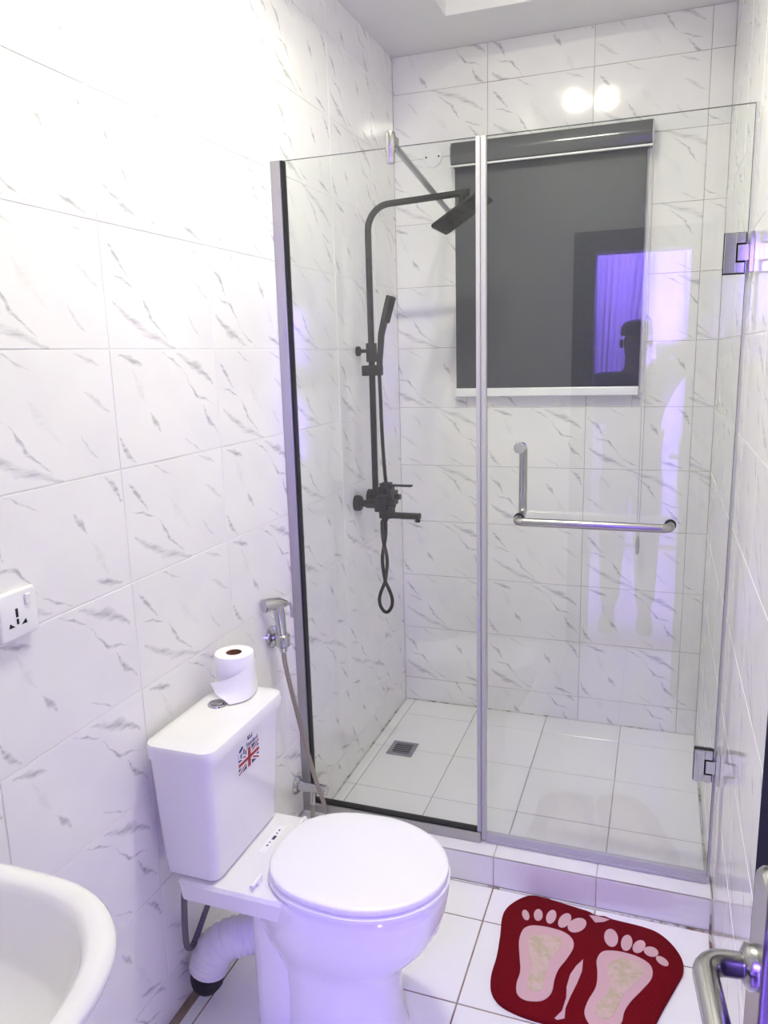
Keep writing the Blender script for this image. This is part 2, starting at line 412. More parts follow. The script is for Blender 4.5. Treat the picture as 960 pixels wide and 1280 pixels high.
# back window behind the blind
wn = solid('window_1', [((HX0, D+.06, HZ0), (HX0+.04, D+.10, HZ1)), ((HX1-.04, D+.06, HZ0), (HX1, D+.10, HZ1)), ((HX0+.04, D+.06, HZ0), (HX1-.04, D+.10, HZ0+.04)), ((HX0+.04, D+.06, HZ1-.04), (HX1-.04, D+.10, HZ1)),
                        ((.612, D+.06, HZ0+.04), (.652, D+.10, HZ1-.04))], M['plastic'])
for x0, x1 in ((HX0+.04, .612), (.652, HX1-.04)): solid('pane', [((x0, D+.075, HZ0+.04), (x1, D+.081, HZ1-.04))], M['window_glass'], wn)
solid('trim_1', [((HX1-.002, D-.014, HZ0-.045), (HX1+.040, D, HZ1+.03)), ((HX0-.04, D-.014, HZ0-.045), (HX0+.002, D, HZ1+.03)), ((HX0+.002, D-.014, HZ0-.045), (HX1-.002, D, HZ0+.002))], M['plastic'], bevel=.003)

# bedroom beyond the doorway (seen only as a reflection in the glass)
BX0, BX1, BY = -.5, 2.2, -2.3
solid('wall_bedroom_left', [((BX0-.1, BY, -.05), (BX0, FY-.15, 2.9))], M['bed_paint'])
solid('wall_bedroom_right', [((BX1, BY, -.05), (BX1+.1, FY-.15, 2.9))], M['bed_paint'])
solid('wall_bedroom_back', [((BX0-.1, BY-.1, -.05), (BX1+.1, BY, 2.9))], M['bed_paint'])
solid('wall_bedroom_front', [((BX0-.1, FY-.17, -.05), (-.12, FY-.15, 2.9)), ((W+.12, FY-.17, -.05), (BX1+.1, FY-.15, 2.9))], M['bed_paint'])
solid('ceiling_bedroom', [((BX0-.1, BY-.1, 2.76), (BX1+.1, FY-.15, 2.86))], M['paint'])
solid('floor_bedroom', [((BX0-.1, BY-.1, -.05), (BX1+.1, FY-.15, -.002))], M['bed_floor'])
def drape(name, x_top0, x_top1, x_bot0, x_bot1, y, nf, m, label, zb=.03, amp=.05):
    b = MB(); rings = []
    nz, nx = 14, nf*8
    for side in (0, 1):
        for i in range(nz+1):
            t = i/nz; z = 2.62 + (zb-2.62)*t
            e = t**.9
            a = x_top0 + (x_bot0-x_top0)*e; c = x_top1 + (x_bot1-x_top1)*e
            row = [Vector((a+(c-a)*k/nx, y + amp*math.sin(2*PI*nf*k/nx) + .012*math.sin(5.1*k/nx*nf+1) - side*.004, z)) for k in range(nx+1)]
            rings.append(row)
    b.loft(rings[:nz+1], False, False, closed=False); b.loft(rings[nz+1:], False, False, closed=False)
    o = b.build(name, m, smooth=70)
    return tag(o, label, 'curtain')
drape('curtain', .35, 1.02, .50, .74, -2.05, 13, M['curtain'], 'violet-lit drape gathered to one side, mirrored in the shower glass beside the dark door frame')
drape('curtain', 1.14, 1.75, 1.30, 1.72, -2.05, 13, M['curtain'], 'violet-lit straight drape mirrored in the shower glass near the upper hinge')
drape('sheer_curtain', .55, 1.70, .55, 1.70, -2.24, 9, M['sheer'], 'plain sheer curtain hanging between the two violet-lit drapes', amp=.02)

# ------------------------------------------------------------------ ceiling lamp in the tray
cl = empty('ceiling_lamp', (.62, 1.56, TZ), 'small twin-bulb ceiling lamp in the raised tray, mirrored on the back wall tiles', 'lamp')
b = MB(); b.lathe([(.075,TZ),(.075,TZ-.012),(.066,TZ-.02)], Matrix.Translation((.62,1.56,0))); b.box((.53,1.545,TZ-.03), (.71,1.575,TZ-.02)); b.build('base_plate', M['chrome'], cl)
for bx in (.543, .700):
    Mw = Matrix.Translation((bx,1.56,0))
    b = MB(); b.lathe([(.062,TZ-.02),(.064,TZ-.05),(.058,TZ-.052),(.054,TZ-.046),(.0535,TZ-.02)], Mw, 24, False, False); b.build('spot_housing', M['plastic'], cl)
    b = MB(); b.lathe([(.052,TZ-.043),(.052,TZ-.047),(.04,TZ-.050)], Mw, 24); b.build('bulb', M['bulb'], cl)

# ------------------------------------------------------------------ toilet
TYC = 1.455
t = empty('toilet', (.30, TYC, 0), 'white close-coupled ceramic toilet with closed lid, standing by the left wall', 'toilet')
b = MB()
rg = [(.0,.262,.568,.124),(.02,.266,.562,.118),(.06,.272,.553,.113),(.14,.275,.550,.111),(.19,.272,.556,.112),(.215,.266,.570,.117),(.245,.255,.598,.129),(.28,.240,.628,.143),(.32,.23,.650,.155),(.36,.24,.662,.163),(.40,.25,.668,.167),(.415,.25,.667,.167),(.422,.255,.661,.162)]
rings = []
for z, xb, xf, hw in rg:
    c0 = xb + (xf-xb)*.52
    rings.append(sup(c0, TYC, xf-c0, hw, z, 2.15, 56, c0-xb, 3.2))
b.loft(rings)
b.loft([sup(.27, TYC, .09, hw, z, 2.6, 32, .068, 3.5) for z, hw in ((0,.106),(.02,.100),(.2,.099),(.33,.101),(.372,.104))])
b.build('bowl', M['ceramic'], t, smooth=50)
b = MB()
b.loft([rrect(x0, x1, TYC-h, TYC+h, .02, z) for z, x0, x1, h in ((.362,.07,.40,.140),(.368,.065,.40,.150),(.412,.06,.40,.156),(.421,.066,.395,.151))])
b.build('rear_deck', M['ceramic'], t, smooth=35)
# tank
b = MB()
b.loft([rrect(x0, x1, TYC-h, TYC+h, r, z) for z, x0, x1, h, r in ((.423,.034,.160,.136,.02),(.430,.028,.170,.146,.022),(.50,.026,.175,.152,.022),(.735,.022,.186,.167,.022))])
tank = b.build('tank', M['ceramic'], t, smooth=35)
b = MB()
b.loft([rrect(x0, x1, TYC-h, TYC+h, r, z, 8) for z, x0, x1, h, r in ((.728,.024,.190,.170,.026),(.731,.019,.197,.176,.03),(.752,.018,.199,.178,.032),(.762,.021,.195,.174,.03),(.7665,.030,.184,.163,.025),(.768,.044,.170,.148,.02),(.768,.06,.15,.13,.02))])
b.build('tank_lid', M['ceramic'], t, smooth=38)
Mb = Matrix.Translation((.083, 1.495, 0))
b = MB(); b.lathe([(.024,.765),(.024,.770),(.0225,.772),(.019,.7725),(.018,.771)], Mb); fb = b.build('flush_button', M['chrome'], t)
b = MB(); b.lathe([(.0165,.770),(.0165,.7735),(.015,.775),(.004,.7755)], Mb); b.box((.066,1.4942,.773), (.10,1.4958,.7758)); b.build('button_cap', M['steel'], fb)
# flag sticker on the tank front (the front face leans slightly)
def on_front(y, z, off=.0006): return Vector((.175 + (z-.50)*(.011/.235) + off, y, z))
def front_poly(b, pts, off, m):
    b.m = m; vv = [on_front(y, z, off) for y, z in pts] + [on_front(y, z, 0) for y, z in pts]; n = len(pts)
    b.add(vv, [tuple(range(n))] + [(i, (i+1) % n, n+(i+1) % n, n+i) for i in range(n)])
b = MB(); y0, y1, z0, z1 = 1.412, 1.506, .640, .688
def F(u, v): return (y0+(y1-y0)*u, z0+(z1-z0)*v)
front_poly(b, [F(0,0),F(1,0),F(1,1),F(0,1)], .0006, 0)
for s in (0, 1):
    A, B_ = ((0,0),(1,1)) if s == 0 else ((0,1),(1,0))
    sg = 1 if s == 0 else -1
    front_poly(b, [F(0,A[1]+.0) if 0 else F(0,A[1]), F(.11,A[1]), F(1,B_[1]-sg*.16), F(1,B_[1]), F(.89,B_[1]), F(0,A[1]+sg*.16)], .0009, 1)
    front_poly(b, [F(0,A[1]), F(.04,A[1]), F(1,B_[1]-sg*.06), F(1,B_[1]), F(.96,B_[1]), F(0,A[1]+sg*.06)], .0012, 2)
front_poly(b, [F(0,.33),F(1,.33),F(1,.67),F(0,.67)], .0014, 1); front_poly(b, [F(.38,0),F(.62,0),F(.62,1),F(.38,1)], .0014, 1)
front_poly(b, [F(0,.41),F(1,.41),F(1,.59),F(0,.59)], .0017, 2); front_poly(b, [F(.43,0),F(.57,0),F(.57,1),F(.43,1)], .0017, 2)
fs = b.build('flag_sticker', [M['navy'], M['white_print'], M['red']], tank, smooth=0); fs['label'] = 'union flag sticker with lettering above'
b = MB()
front_poly(b, [F(.0,.80),F(.30,.80),F(.30,1.18),F(.16,1.30),F(.0,1.12)], .0020, 1)
front_poly(b, [F(.05,.84),F(.13,.84),F(.13,1.12),F(.05,1.06)], .0023, 0); front_poly(b, [F(.18,.92),F(.27,.92),F(.27,1.2),F(.18,1.22)], .0023, 0)
front_poly(b, [F(.02,1.22),F(.18,1.38),F(.2,1.30),F(.05,1.16)], .0023, 2)
front_poly(b, [F(.46,1.46),F(.68,1.46),F(.68,1.80),F(.46,1.80)], .0009, 2)
b.build('emblem', [M['grey_print'], M['white_print'], M['navy']], tank, smooth=0)
def text_obj(name, body, size, Mx, m, parent, ext=.0003, bold=False):
    cu = bpy.data.curves.new(name, 'FONT'); cu.body = body; cu.size = size; cu.extrude = ext; cu.align_x = 'CENTER'; cu.align_y = 'CENTER'
    if bold: cu.offset = size*.012
    o = bpy.data.objects.new(name, cu); C.objects.link(o)
    dg = bpy.context.evaluated_depsgraph_get(); me = bpy.data.meshes.new_from_object(o.evaluated_get(dg)); bpy.data.objects.remove(o)
    me.name = name; me.materials.clear(); me.materials.append(m)
    o = bpy.data.objects.new(name, me); C.objects.link(o); o.matrix_basis = Mx; o.parent = parent
    if parent: o.matrix_parent_inverse = PINV(parent)
    return o
sl = math.atan(.011/.235)
def front_M(u, v, off=.0012):
    p = on_front(*F(u, v), off); n = Vector((math.cos(sl), 0, -math.sin(sl))); up = Vector((math.sin(sl), 0, math.cos(sl)))
    return frame(p, Y, up, n)
text_obj('lettering', 'UK', .013, front_M(.57,1.63), M['white_print'], tank, bold=True)
text_obj('lettering', 'Standard', .0155, front_M(.66,1.20), M['grey_print'], tank)
# seat and lid
def seat_ring(z, d=0.0, seg=64):
    pts = []
    xc, af, ab = .465, .205-d, .21-d
    for k in range(seg):
        tt = 2*PI*k/seg; c, s = math.cos(tt), math.sin(tt)
        if c >= 0: x = xc + af*c; y = (.172-d)*s
        else:
            x = xc + ab*math.copysign(abs(c)**(2/3.6), c); y = (.172-d)*math.copysign(abs(s)**(2/2.7), s)
            y *= 1 - .19*max(0,(xc-x)/ab)**2
        pts.append(Vector((x, TYC+y, z)))
    return pts
b = MB(); b.loft([seat_ring(.4235,.006), seat_ring(.4255,-.001), seat_ring(.435,-.0025), seat_ring(.4375,.001), seat_ring(.4378,.016)]); b.build('seat', M['seat'], t, smooth=60)
b = MB(); b.loft([seat_ring(.4378,.016), seat_ring(.4415,.014), seat_ring(.4418,.003), seat_ring(.4435,.001), seat_ring(.4545,.001), seat_ring(.4575,.004), seat_ring(.4588,.012), seat_ring(.4592,.06), seat_ring(.4595,.12)]); b.build('lid', M['seat'], t, smooth=60)
for s in (-1, 1):
    b = MB(); b.cyl((.254, TYC+s*.095, .432), (.254, TYC+s*.140, .432), .0048, 12); b.box((.248,TYC+s*.11-.010,.421), (.260,TYC+s*.11+.010,.431)); b.build('hinge', M['seat'], t)
b = MB(); b.box((.198,1.445,.4212), (.219,1.56,.4216)); lb = b.build('label_strip', M['white_print'], t, smooth=0); lb['label'] = 'small printed label strip'
b = MB()
for y, wd in ((1.472,.006),(1.486,.004),(1.500,.016),(1.524,.005),(1.536,.007)):
    b.box((.206,y,.4216), (.210 if wd < .015 else .214, y+wd, .4219))
b.build('print', M['navy'], lb, smooth=0)
# waste connector and water hose
b = MB(); path = spline([(.255,TYC+.02,.19),(.20,TYC+.01,.187),(.155,TYC-.01,.183),(.115,TYC-.03,.175),(.085,TYC-.045,.155),(.068,TYC-.05,.125),(.060,TYC-.052,.095)], 10)
n = len(path); b.tube(path, [.046 + (.0035 if (i//2) % 2 else 0) + (.004 if i < 14 else 0) for i in range(n)], 24)
wc = b.build('waste_connector', M['waste'], t, smooth=70); wc['label'] = 'crumpled white corrugated waste pipe'
b = MB(); b.tube([(.06,TYC-.052,.10),(.052,TYC-.052,.06),(.045,TYC-.05,.045)], [.044,.042,.036], 20); b.build('torn_collar', M['rubber'], wc)
ch = MB().tube(spline([(.062,1.345,.430),(.058,1.342,.40),(.045,1.350,.33),(.032,1.360,.235),(.028,1.367,.178),(.029,1.385,.162),(.030,1.41,.178),(.036,1.45,.225),(.040,1.50,.27),(.012,1.55,.30)], 8), .0075, 12)
ws = ch.build('water_hose', M['supply'], t, smooth=70); ws['label'] = 'grey braided water hose'
b = MB(); b.cyl((.062,1.345,.40), (.062,1.345,.424), .010, 12); b.build('nut', M['plastic'], ws)

# ------------------------------------------------------------------ toilet roll on the tank
rx, ry, rz = .088, 1.577, .7686
tr = empty('toilet_roll', (rx, ry, rz), 'white toilet roll with a hanging sheet, standing on the toilet tank lid', 'toilet roll')
b = MB(); Mr = Matrix.Translation((rx, ry, rz))
b.lathe([(.020,.0),(.048,.0),(.0495,.003),(.0495,.101),(.048,.104),(.020,.104),(.020,.0)], Mr, 40, False, False); b.build('paper', M['paper'], tr, smooth=50)
b = MB(); b.lathe([(.0188,.0),(.0199,.0),(.0199,.1035),(.0188,.1035),(.0188,.0)], Mr, 28, False, False); b.lathe([(.0187,.002),(.0187,.003)], Mr, 28); b.build('core', M['card'], tr)
b = MB(); nS = 26; sides = [[], []]            # loose sheet: wraps the front of the roll and peels off onto the tank lid
for side in (0, 1):
    for i in range(nS+1):
        u = i/nS; row = []
        zt = .101 - .058*u; zb = .0035
        for k in range(11):
            v = k/10; zz = zb + (zt-zb)*v; an = math.radians(42 - u*(112 + 48*v))
            pull = max(0, u-.25)/.75
            r = .0512 + .0012*math.sin(11*u+6*v) + pull**1.4*(.036*(1-v)**1.2 + .022*v)
            p = Vector((rx+r*math.cos(an), ry+r*math.sin(an), rz+zz + .004*pull*math.sin(9*v)*v))
            row.append(p + Vector((math.cos(an), math.sin(an), 0))*.0007*side)
        sides[side].append(row)
for q in sides: b.loft(q, False, False, closed=False)
b.build('loose_sheet', M['paper'], tr, smooth=70)

# ------------------------------------------------------------------ washbasin
bs = empty('washbasin', (.0, .52, .84), 'white ceramic washbasin on the left wall, only its rounded rim showing', 'basin')
b = MB(); cxb, cyb = .235, .52
def br(d, z, sh=0): return sup(cxb-sh, cyb, .235-d, .268-d, z, 2.35, 64, .232-d if d < .2 else .2, 5.0)
b.loft([br(.17,.63,.08), br(.10,.67,.05), br(.045,.74,.02), br(.014,.805,.005), br(.002,.828), br(0,.835), br(.004,.841), br(.014,.844), br(.030,.843), br(.038,.838), br(.043,.826), br(.052,.79), br(.075,.74), br(.115,.70), br(.16,.685), br(.19,.682)])
b.build('bowl', M['ceramic'], bs, smooth=70)
b = MB(); b.lathe([(.03,.680),(.03,.686),(.022,.687),(.02,.684)], Matrix.Translation((.22,.52,0))); b.build('drain_ring', M['chrome'], bs)

# ------------------------------------------------------------------ socket on the left wall
so = empty('wall_socket', (0, .999, 1.160), 'white square wall socket with a rocker switch on the left wall', 'socket')
Ms = frame(Vector((.0005, .999, 1.160)), Y, Z, X)
b = MB(); b.loft([[Ms @ p for p in rrect(-a,a,-a,a,.006,z)] for z, a in ((0,.041),(.007,.041),(.0075,.043),(.013,.043),(.0152,.0415),(.016,.039))]); b.build('faceplate', M['plastic'], so, smooth=50)
b = MB(); b.box((.014,.013,.0157), (.026,.033,.0197), Ms); b.build('rocker_switch', M['plastic'], so, smooth=0, bevel=.002)
b = MB()
for (u, v, a, c) in ((-.006,.004,.0028,.008),(-.006,-.012,.0025,.005)): b.box((u-a,v-c,.0158), (u+a,v+c,.0164), Ms)
for s in (-1, 1):
    b.add([Ms @ Vector(q) for q in ((-.006+s*.014-.007,-.020,.0164),(-.006+s*.014+.007,-.020,.0164),(-.006+s*.014+s*.004,-.011,.0164))], [(0,1,2)])
b.build('pin_holes', M['rubber'], so, smooth=0)

# ------------------------------------------------------------------ bidet sprayer, hose, valve
sp = empty('bidet_sprayer', (0, 1.93, .77), 'chrome hand bidet sprayer hanging in its wall holder beside the shower frame', 'sprayer')
Mh = frame(Vector((0, 1.93, .775)), Y, Z, X)
b = MB(); b.lathe([(.034,.0005),(.034,.006),(.030,.010),(.016,.014)], Mh); b.tube([(.01,1.93,.775),(.035,1.925,.775)], .013, 16)
b.lathe([(.017,-.020),(.023,-.015),(.023,.015),(.018,.020)], Matrix.Translation((.047,1.915,.775))); b.build('holder', M['chrome'], sp)
b = MB(); b.tube([(.047,1.915,.74),(.047,1.915,.775),(.046,1.913,.80),(.044,1.908,.86),(.043,1.905,.885)], [.011,.013,.0150,.0165,.0155], 18); b.build('handle', M['chrome'], sp, smooth=50)
b = MB(); b.tube([(.062,1.925,.887),(.045,1.908,.892),(.028,1.882,.895),(.018,1.866,.893)], [.009,.0175,.0185,.0205], 20); b.lathe([(.0185,0),(.0185,.002),(.012,.003)], frame(Vector((.018,1.866,.893)), Vector((.8,-.55,0)).normalized(), Z, Vector((-.55,-.8,0)).normalized())); b.build('spray_head', M['chrome'], sp, smooth=50)
b = MB(); b.tube([(.066,1.925,.892),(.074,1.930,.878),(.074,1.930,.845)], [.006,.006,.004], 10); b.build('trigger', M['chrome'], sp)
hp = spline([(.047,1.915,.742),(.049,1.917,.70),(.056,1.930,.62),(.066,1.952,.51),(.078,1.972,.40),(.098,1.985,.29),(.122,1.99,.20),(.135,1.985,.12),(.120,1.98,.065),(.09,1.99,.06),(.068,2.01,.10),(.062,2.03,.17)], 10)
b = MB(); b.tube(hp, [.0068 + (.0007 if i % 2 else 0) for i in range(len(hp))], 12); b.build('hose', M['hose'], sp, smooth=70)
av = empty('angle_valve', (0, 2.04, .222), 'chrome angle valve on the left wall at the foot of the shower frame', 'valve')
Mv = frame(Vector((0, 2.04, .222)), Y, Z, X)
b = MB(); b.lathe([(.030,.0005),(.030,.004),(.024,.010),(.015,.014)], Mv); b.build('escutcheon', M['chrome'], av)
b = MB(); b.cyl((.012,2.04,.222), (.085,2.04,.222), .0165, 18); b.cyl((.062,2.035,.222), (.062,2.03,.172), .0095, 14); b.build('body', M['chrome'], av)
b = MB(); b.lathe([(.015,0),(.017,.003),(.017,.022),(.013,.026)], frame(Vector((.085,2.04,.222)), Y, Z, X), 10); b.build('knob', M['chrome'], av)

# ------------------------------------------------------------------ shower glass
GY0, GY1, GZ0, GZ1 = 2.096, 2.104, .125, 2.141
fp = empty('fixed_glass_panel', (.30, 2.10, CZ), 'fixed clear glass shower panel in an aluminium channel beside the left wall', 'glass panel')
b = MB(); b.box((.020,GY0,GZ0), (.594,GY1,GZ1)); b.build('glass', M['glass'], fp, smooth=0)
b = MB(); b.box((.012,GY0+.0012,GZ1), (.594,GY1-.0012,GZ1+.0010)); b.build('glass_edge', M['glass_edge'], fp, smooth=0)
b = MB(); b.box((.0005,2.082,CZ), (.031,2.118,GZ1)); b.build('wall_channel', M['alu'], fp, smooth=0, bevel=.0015)
b = MB(); b.box((.031,2.082,CZ+.0005), (.6045,2.118,CZ+.034)); b.build('bottom_channel', M['alu'], fp, smooth=0, bevel=.0015)
b = MB(); b.box((.031,2.088,CZ+.034), (.036,2.112,GZ1)); b.box((.036,2.088,CZ+.034), (.592,2.112,CZ+.040)); b.build('gasket', M['rubber'], fp, smooth=0)
b = MB(); b.box((.592,2.090,CZ+.034), (.6045,2.112,GZ1+.001)); b.build('edge_seal', M['seal'], fp, smooth=0, bevel=.002)
sd = empty('shower_door', (1.25, 2.10, CZ), 'clear glass shower door hinged on the right wall with a steel pull bar', 'shower door')
b = MB(); b.box((.612,GY0,GZ0), (1.250,GY1,GZ1)); b.build('glass', M['glass'], sd, smooth=0)
b = MB(); b.box((.612,GY0+.0012,GZ1), (1.250,GY1-.0012,GZ1+.0010)); b.box((1.250,GY0+.0012,GZ0), (1.251,GY1-.0012,GZ1)); b.build('glass_edge', M['glass_edge'], sd, smooth=0)
b = MB(); b.box((.6055,2.091,GZ0-.012), (.619,2.110,GZ1+.001)); b.build('magnetic_seal', M['seal'], sd, smooth=0, bevel=.002)
b = MB(); b.box((.620,2.093,GZ0-.012), (1.249,2.108,GZ0+.012)); b.box((.620,2.090,GZ0-.017), (1.249,2.094,GZ0-.008)); b.build('bottom_sweep', M['seal'], sd, smooth=0)
b = MB(); b.box((1.2515,2.0945,GZ0), (1.2575,2.1055,GZ1)); b.build('wall_seal', M['seal'], sd, smooth=0)
for zc in (1.810, .468):
    h = empty('hinge', (1.23, 2.10, zc), None, None); h.parent = sd; h.matrix_parent_inverse = PINV(sd)
    b = MB()
    for ys in ((2.084,2.0955), (2.1045,2.116)):
        b.box((1.200,ys[0],zc-.046), (1.226,ys[1],zc+.046)); b.box((1.226,ys[0],zc-.046), (1.246,ys[1],zc-.022)); b.box((1.226,ys[0],zc+.022), (1.246,ys[1],zc+.046))
    b.build('glass_clamp', M['chrome'], h, smooth=0, bevel=.0012)
    b = MB(); b.box((1.1985,2.0945,zc-.048), (1.2485,2.1055,zc+.048)); b.build('hinge_gasket', M['rubber'], h, smooth=0)
    b = MB(); b.box((1.2295,2.0835,zc-.0185), (1.2545,2.1165,zc+.0185)); b.build('hinge_arm', M['chrome'], h, smooth=0, bevel=.0012)
    b = MB(); b.box((1.2545,2.072,zc-.046), (W-.0004,2.128,zc+.046)); b.build('wall_plate', M['chrome'], h, smooth=0, bevel=.0012)
    b = MB(); b.cyl((1.2495,2.10,zc-.045), (1.2495,2.10,zc+.045), .0045, 12); b.build('pin', M['chrome'], h)
# pull bar: horizontal bar outside, vertical bar inside, sharing the lower through bolt
hb = empty('pull_handle', (.71, 2.10, 1.14), None, None); hb.parent = sd; hb.matrix_parent_inverse = PINV(sd)
def arc(c, a, bb, r, n=6): return [Vector(c) + r*(math.cos(q*PI/2/n)*Vector(a) + math.sin(q*PI/2/n)*Vector(bb)) for q in range(n+1)]
R_ = .022; yo = 2.045
p = [(.713,2.095,1.138)] + arc((.713+R_,yo+R_,1.138), (-1,0,0), (0,-1,0), R_) + arc((1.109-R_,yo+R_,1.138), (0,-1,0), (1,0,0), R_) + [(1.109,2.095,1.138)]
b = MB(); b.tube(p, .0115, 20); b.build('horizontal_bar', M['steel'], hb, smooth=60)
yi = 2.155
p = [(.713,2.105,1.138)] + arc((.713,yi-R_,1.138+R_), (0,0,-1), (0,1,0), R_) + arc((.713,yi-R_,1.335-R_), (0,1,0), (0,0,1), R_) + [(.713,2.105,1.335)]
b = MB(); b.tube(p, .0115, 20); b.build('vertical_bar', M['steel'], hb, smooth=60)
b = MB(); b.lathe([(.0155,0),(.0155,.007),(.0135,.009)], frame(Vector((.713,2.0955,1.335)), X, Z, -Y)); b.build('bolt_cap', M['chrome'], hb)
b = MB()
for xx in (.713, 1.109): b.lathe([(.0150,0),(.0150,.004)], frame(Vector((xx,2.0955,1.138)), X, Z, -Y))
b.build('collar', M['rubber'], hb)
# support bar
sb = empty('glass_support_bar', (.36, 2.10, 2.14), 'thin steel support bar running from the glass top to the back wall', 'support bar')
b = MB(); b.lathe([(.0105,2.098),(.0115,2.102),(.0115,2.125),(.0145,2.13),(.0145,2.172),(.012,2.178)], Matrix.Translation((.361,2.086,0))); b.box((.35,2.086,2.142), (.374,2.122,2.168)); b.build('glass_clamp', M['steel'], sb, bevel=.001)
b = MB(); b.cyl((.361,2.10,2.155), (.238,D-.012,2.15), .0105, 16); b.build('rod', M['dull'], sb)
b = MB(); b.lathe([(.020,0),(.020,.008),(.013,.016)], frame(Vector((.238,D-.0003,2.15)), X, Z, -Y)); b.build('wall_flange', M['chrome'], sb)

# ------------------------------------------------------------------ shower column
PX, PY = .058, 2.705
sc_ = empty('shower_column', (0, PY, 1.05), 'matt black shower column with a square rain head on the left shower wall', 'shower')
b = MB(); Rb = .085; az = 2.118
p = [(PX,PY,1.06),(PX,PY,1.4),(PX,PY,az-Rb)] + arc((PX+Rb,PY,az-Rb), (-1,0,0), (0,0,1), Rb, 10)[1:] + [(.425,PY,az+.012)]
b.tube(p, .0105, 16, sq=True); b.build('riser_pipe', M['black'], sc_, smooth=50)
b = MB(); b.cyl((.405,PY,az+.005), (.405,PY,2.072), .0105, 14); b.lathe([(.010,2.076),(.0165,2.083),(.0165,2.093),(.011,2.100)], Matrix.Translation((.405,PY,0)), 14); b.box((.398,PY-.012,az-.002), (.428,PY+.012,az+.022)); b.build('ball_joint', M['black'], sc_)
th = math.radians(-31); Mhd = Matrix.Translation((.405, PY-.005, 2.066)) @ Matrix.Rotation(th, 4, 'Y')
b = MB(); b.loft([[Mhd @ q for q in rrect(-a,a,-a,a,.012,z)] for z, a in ((-.007,.095),(-.0055,.099),(.001,.099),(.003,.096),(.012,.03))]); hd = b.build('rain_head', M['black'], sc_, smooth=30)
b = MB()
for i in range(-3, 4):
    for j in range(-3, 4): b.cyl(Mhd @ Vector((i*.026, j*.026, -.0085)), Mhd @ Vector((i*.026, j*.026, -.0065)), .0035, 6)
b.build('nozzles', M['rubber'], hd); bpy.data.objects['nozzles']['kind'] = 'stuff'
b = MB(); b.lathe([(.018,.0005),(.018,.012),(.010,.014)], frame(Vector((0,PY,1.612)), Y, Z, X), 18); b.cyl((.012,PY,1.612), (PX-.01,PY,1.612), .007, 12); b.box((PX-.016,PY-.016,1.572), (PX+.016,PY+.016,1.640)); b.build('wall_bracket', M['black'], sc_, bevel=.002)
b = MB(); b.box((PX-.034,PY-.022,1.522), (PX+.038,PY+.020,1.560)); b.build('slider', M['black'], sc_, smooth=0, bevel=.004)
for yy in (PY-.065, PY+.075):
    b = MB(); b.lathe([(.030,.0005),(.030,.018),(.026,.024)], frame(Vector((0,yy,1.05)), Y, Z, X)); b.cyl((.02,yy,1.05), (.055,yy,1.05), .013, 14); b.cyl((.045,yy,1.05), (.10,yy,1.05), .017, 14); b.build('inlet', M['black'], sc_)
b = MB(); b.box((.082,PY-.085,1.022), (.118,PY+.095,1.078)); b.box((.078,PY-.026,.985), (.128,PY+.026,1.108)); b.box((.045,PY-.012,1.05), (.085,PY+.012,1.078)); b.build('mixer_body', M['black'], sc_, smooth=0, bevel=.004)
b = MB(); b.box((.082,PY-.022,1.110), (.120,PY+.022,1.120)); b.box((.118,PY-.013,1.108), (.205,PY+.013,1.114)); b.build('lever', M['black'], sc_, smooth=0, bevel=.0015)
b = MB(); b.cyl((.125,PY-.04,1.045), (.150,PY-.04,1.045), .013, 14); b.cyl((.12,PY+.03,1.062), (.148,PY+.03,1.062), .011, 14); b.build('diverter_knob', M['black'], sc_)
b = MB(); b.box((.125,PY-.016,.985), (.235,PY+.016,1.005)); b.cyl((.224,PY,.972), (.224,PY,.99), .011, 14); b.build('spout', M['black'], sc_, smooth=0, bevel=.003)
hs = empty('hand_shower', (.12, 2.67, 1.56), 'black stick hand shower clipped in the slider with its twisted hose', 'hand shower')
Q = [(.098,2.672,1.535),(.104,2.671,1.60),(.112,2.668,1.67),(.124,2.665,1.71),(.140,2.662,1.755),(.154,2.659,1.80)]
b = MB(); b.tube(Q, [.009,.010,.011,.012,.0145,.0145], 14, sq=True); b.build('handle', M['black'], hs, smooth=50)
u_ = (Vector(Q[5])-Vector(Q[3])).normalized(); n_ = Vector((.8,-.6,0)); n_ = (n_-n_.dot(u_)*u_).normalized()
Mq = frame(Vector(Q[4]), u_.cross(n_), u_, n_)
b = MB(); b.box((-.013,-.045,.006), (.013,.046,.017), Mq); b.build('spray_face', M['black'], hs, smooth=0, bevel=.002)
tw = []
base = Vector((.100, 2.672, 0))
for i in range(61):                       # first strand of the twist, down
    q = i/60; z = .975 - .235*q; a = q*1.6*PI
    tw.append(base + Vector(((.0066+.0035*math.sin(PI*q)**2)*math.cos(a), (.0066+.0035*math.sin(PI*q)**2)*math.sin(a), z)))
loop = [base + Vector((.030*math.sin(PI*q)*(1 if 1 else 0)*math.sin(2*PI*q)*0 + .034*math.sin(2*PI*q)*(.75+.25*math.cos(2*PI*q)), 0, .74 - .125*(math.sin(PI*q))**.9)) for q in [k/26 for k in range(1, 26)]]
a1 = 2.6*PI + PI
tw2 = []
for i in range(61):
    q = 1-i/60; z = .975 - .235*q; a = q*1.6*PI + PI
    tw2.append(base + Vector(((.0066+.0035*math.sin(PI*q)**2)*math.cos(a), (.0066+.0035*math.sin(PI*q)**2)*math.sin(a), z)))
hose = spline([(.098,2.672,1.54),(.099,2.675,1.45),(.104,2.668,1.32),(.112,2.660,1.20),(.118,2.662,1.12),(.135,2.668,1.05),(.118,2.665,.995)], 8)[:-1] + tw + loop + tw2 + [Vector((.100,2.69,.99))]
b = MB(); b.tube(hose, .0068, 10); b.build('hose', M['black'], hs, smooth=70)

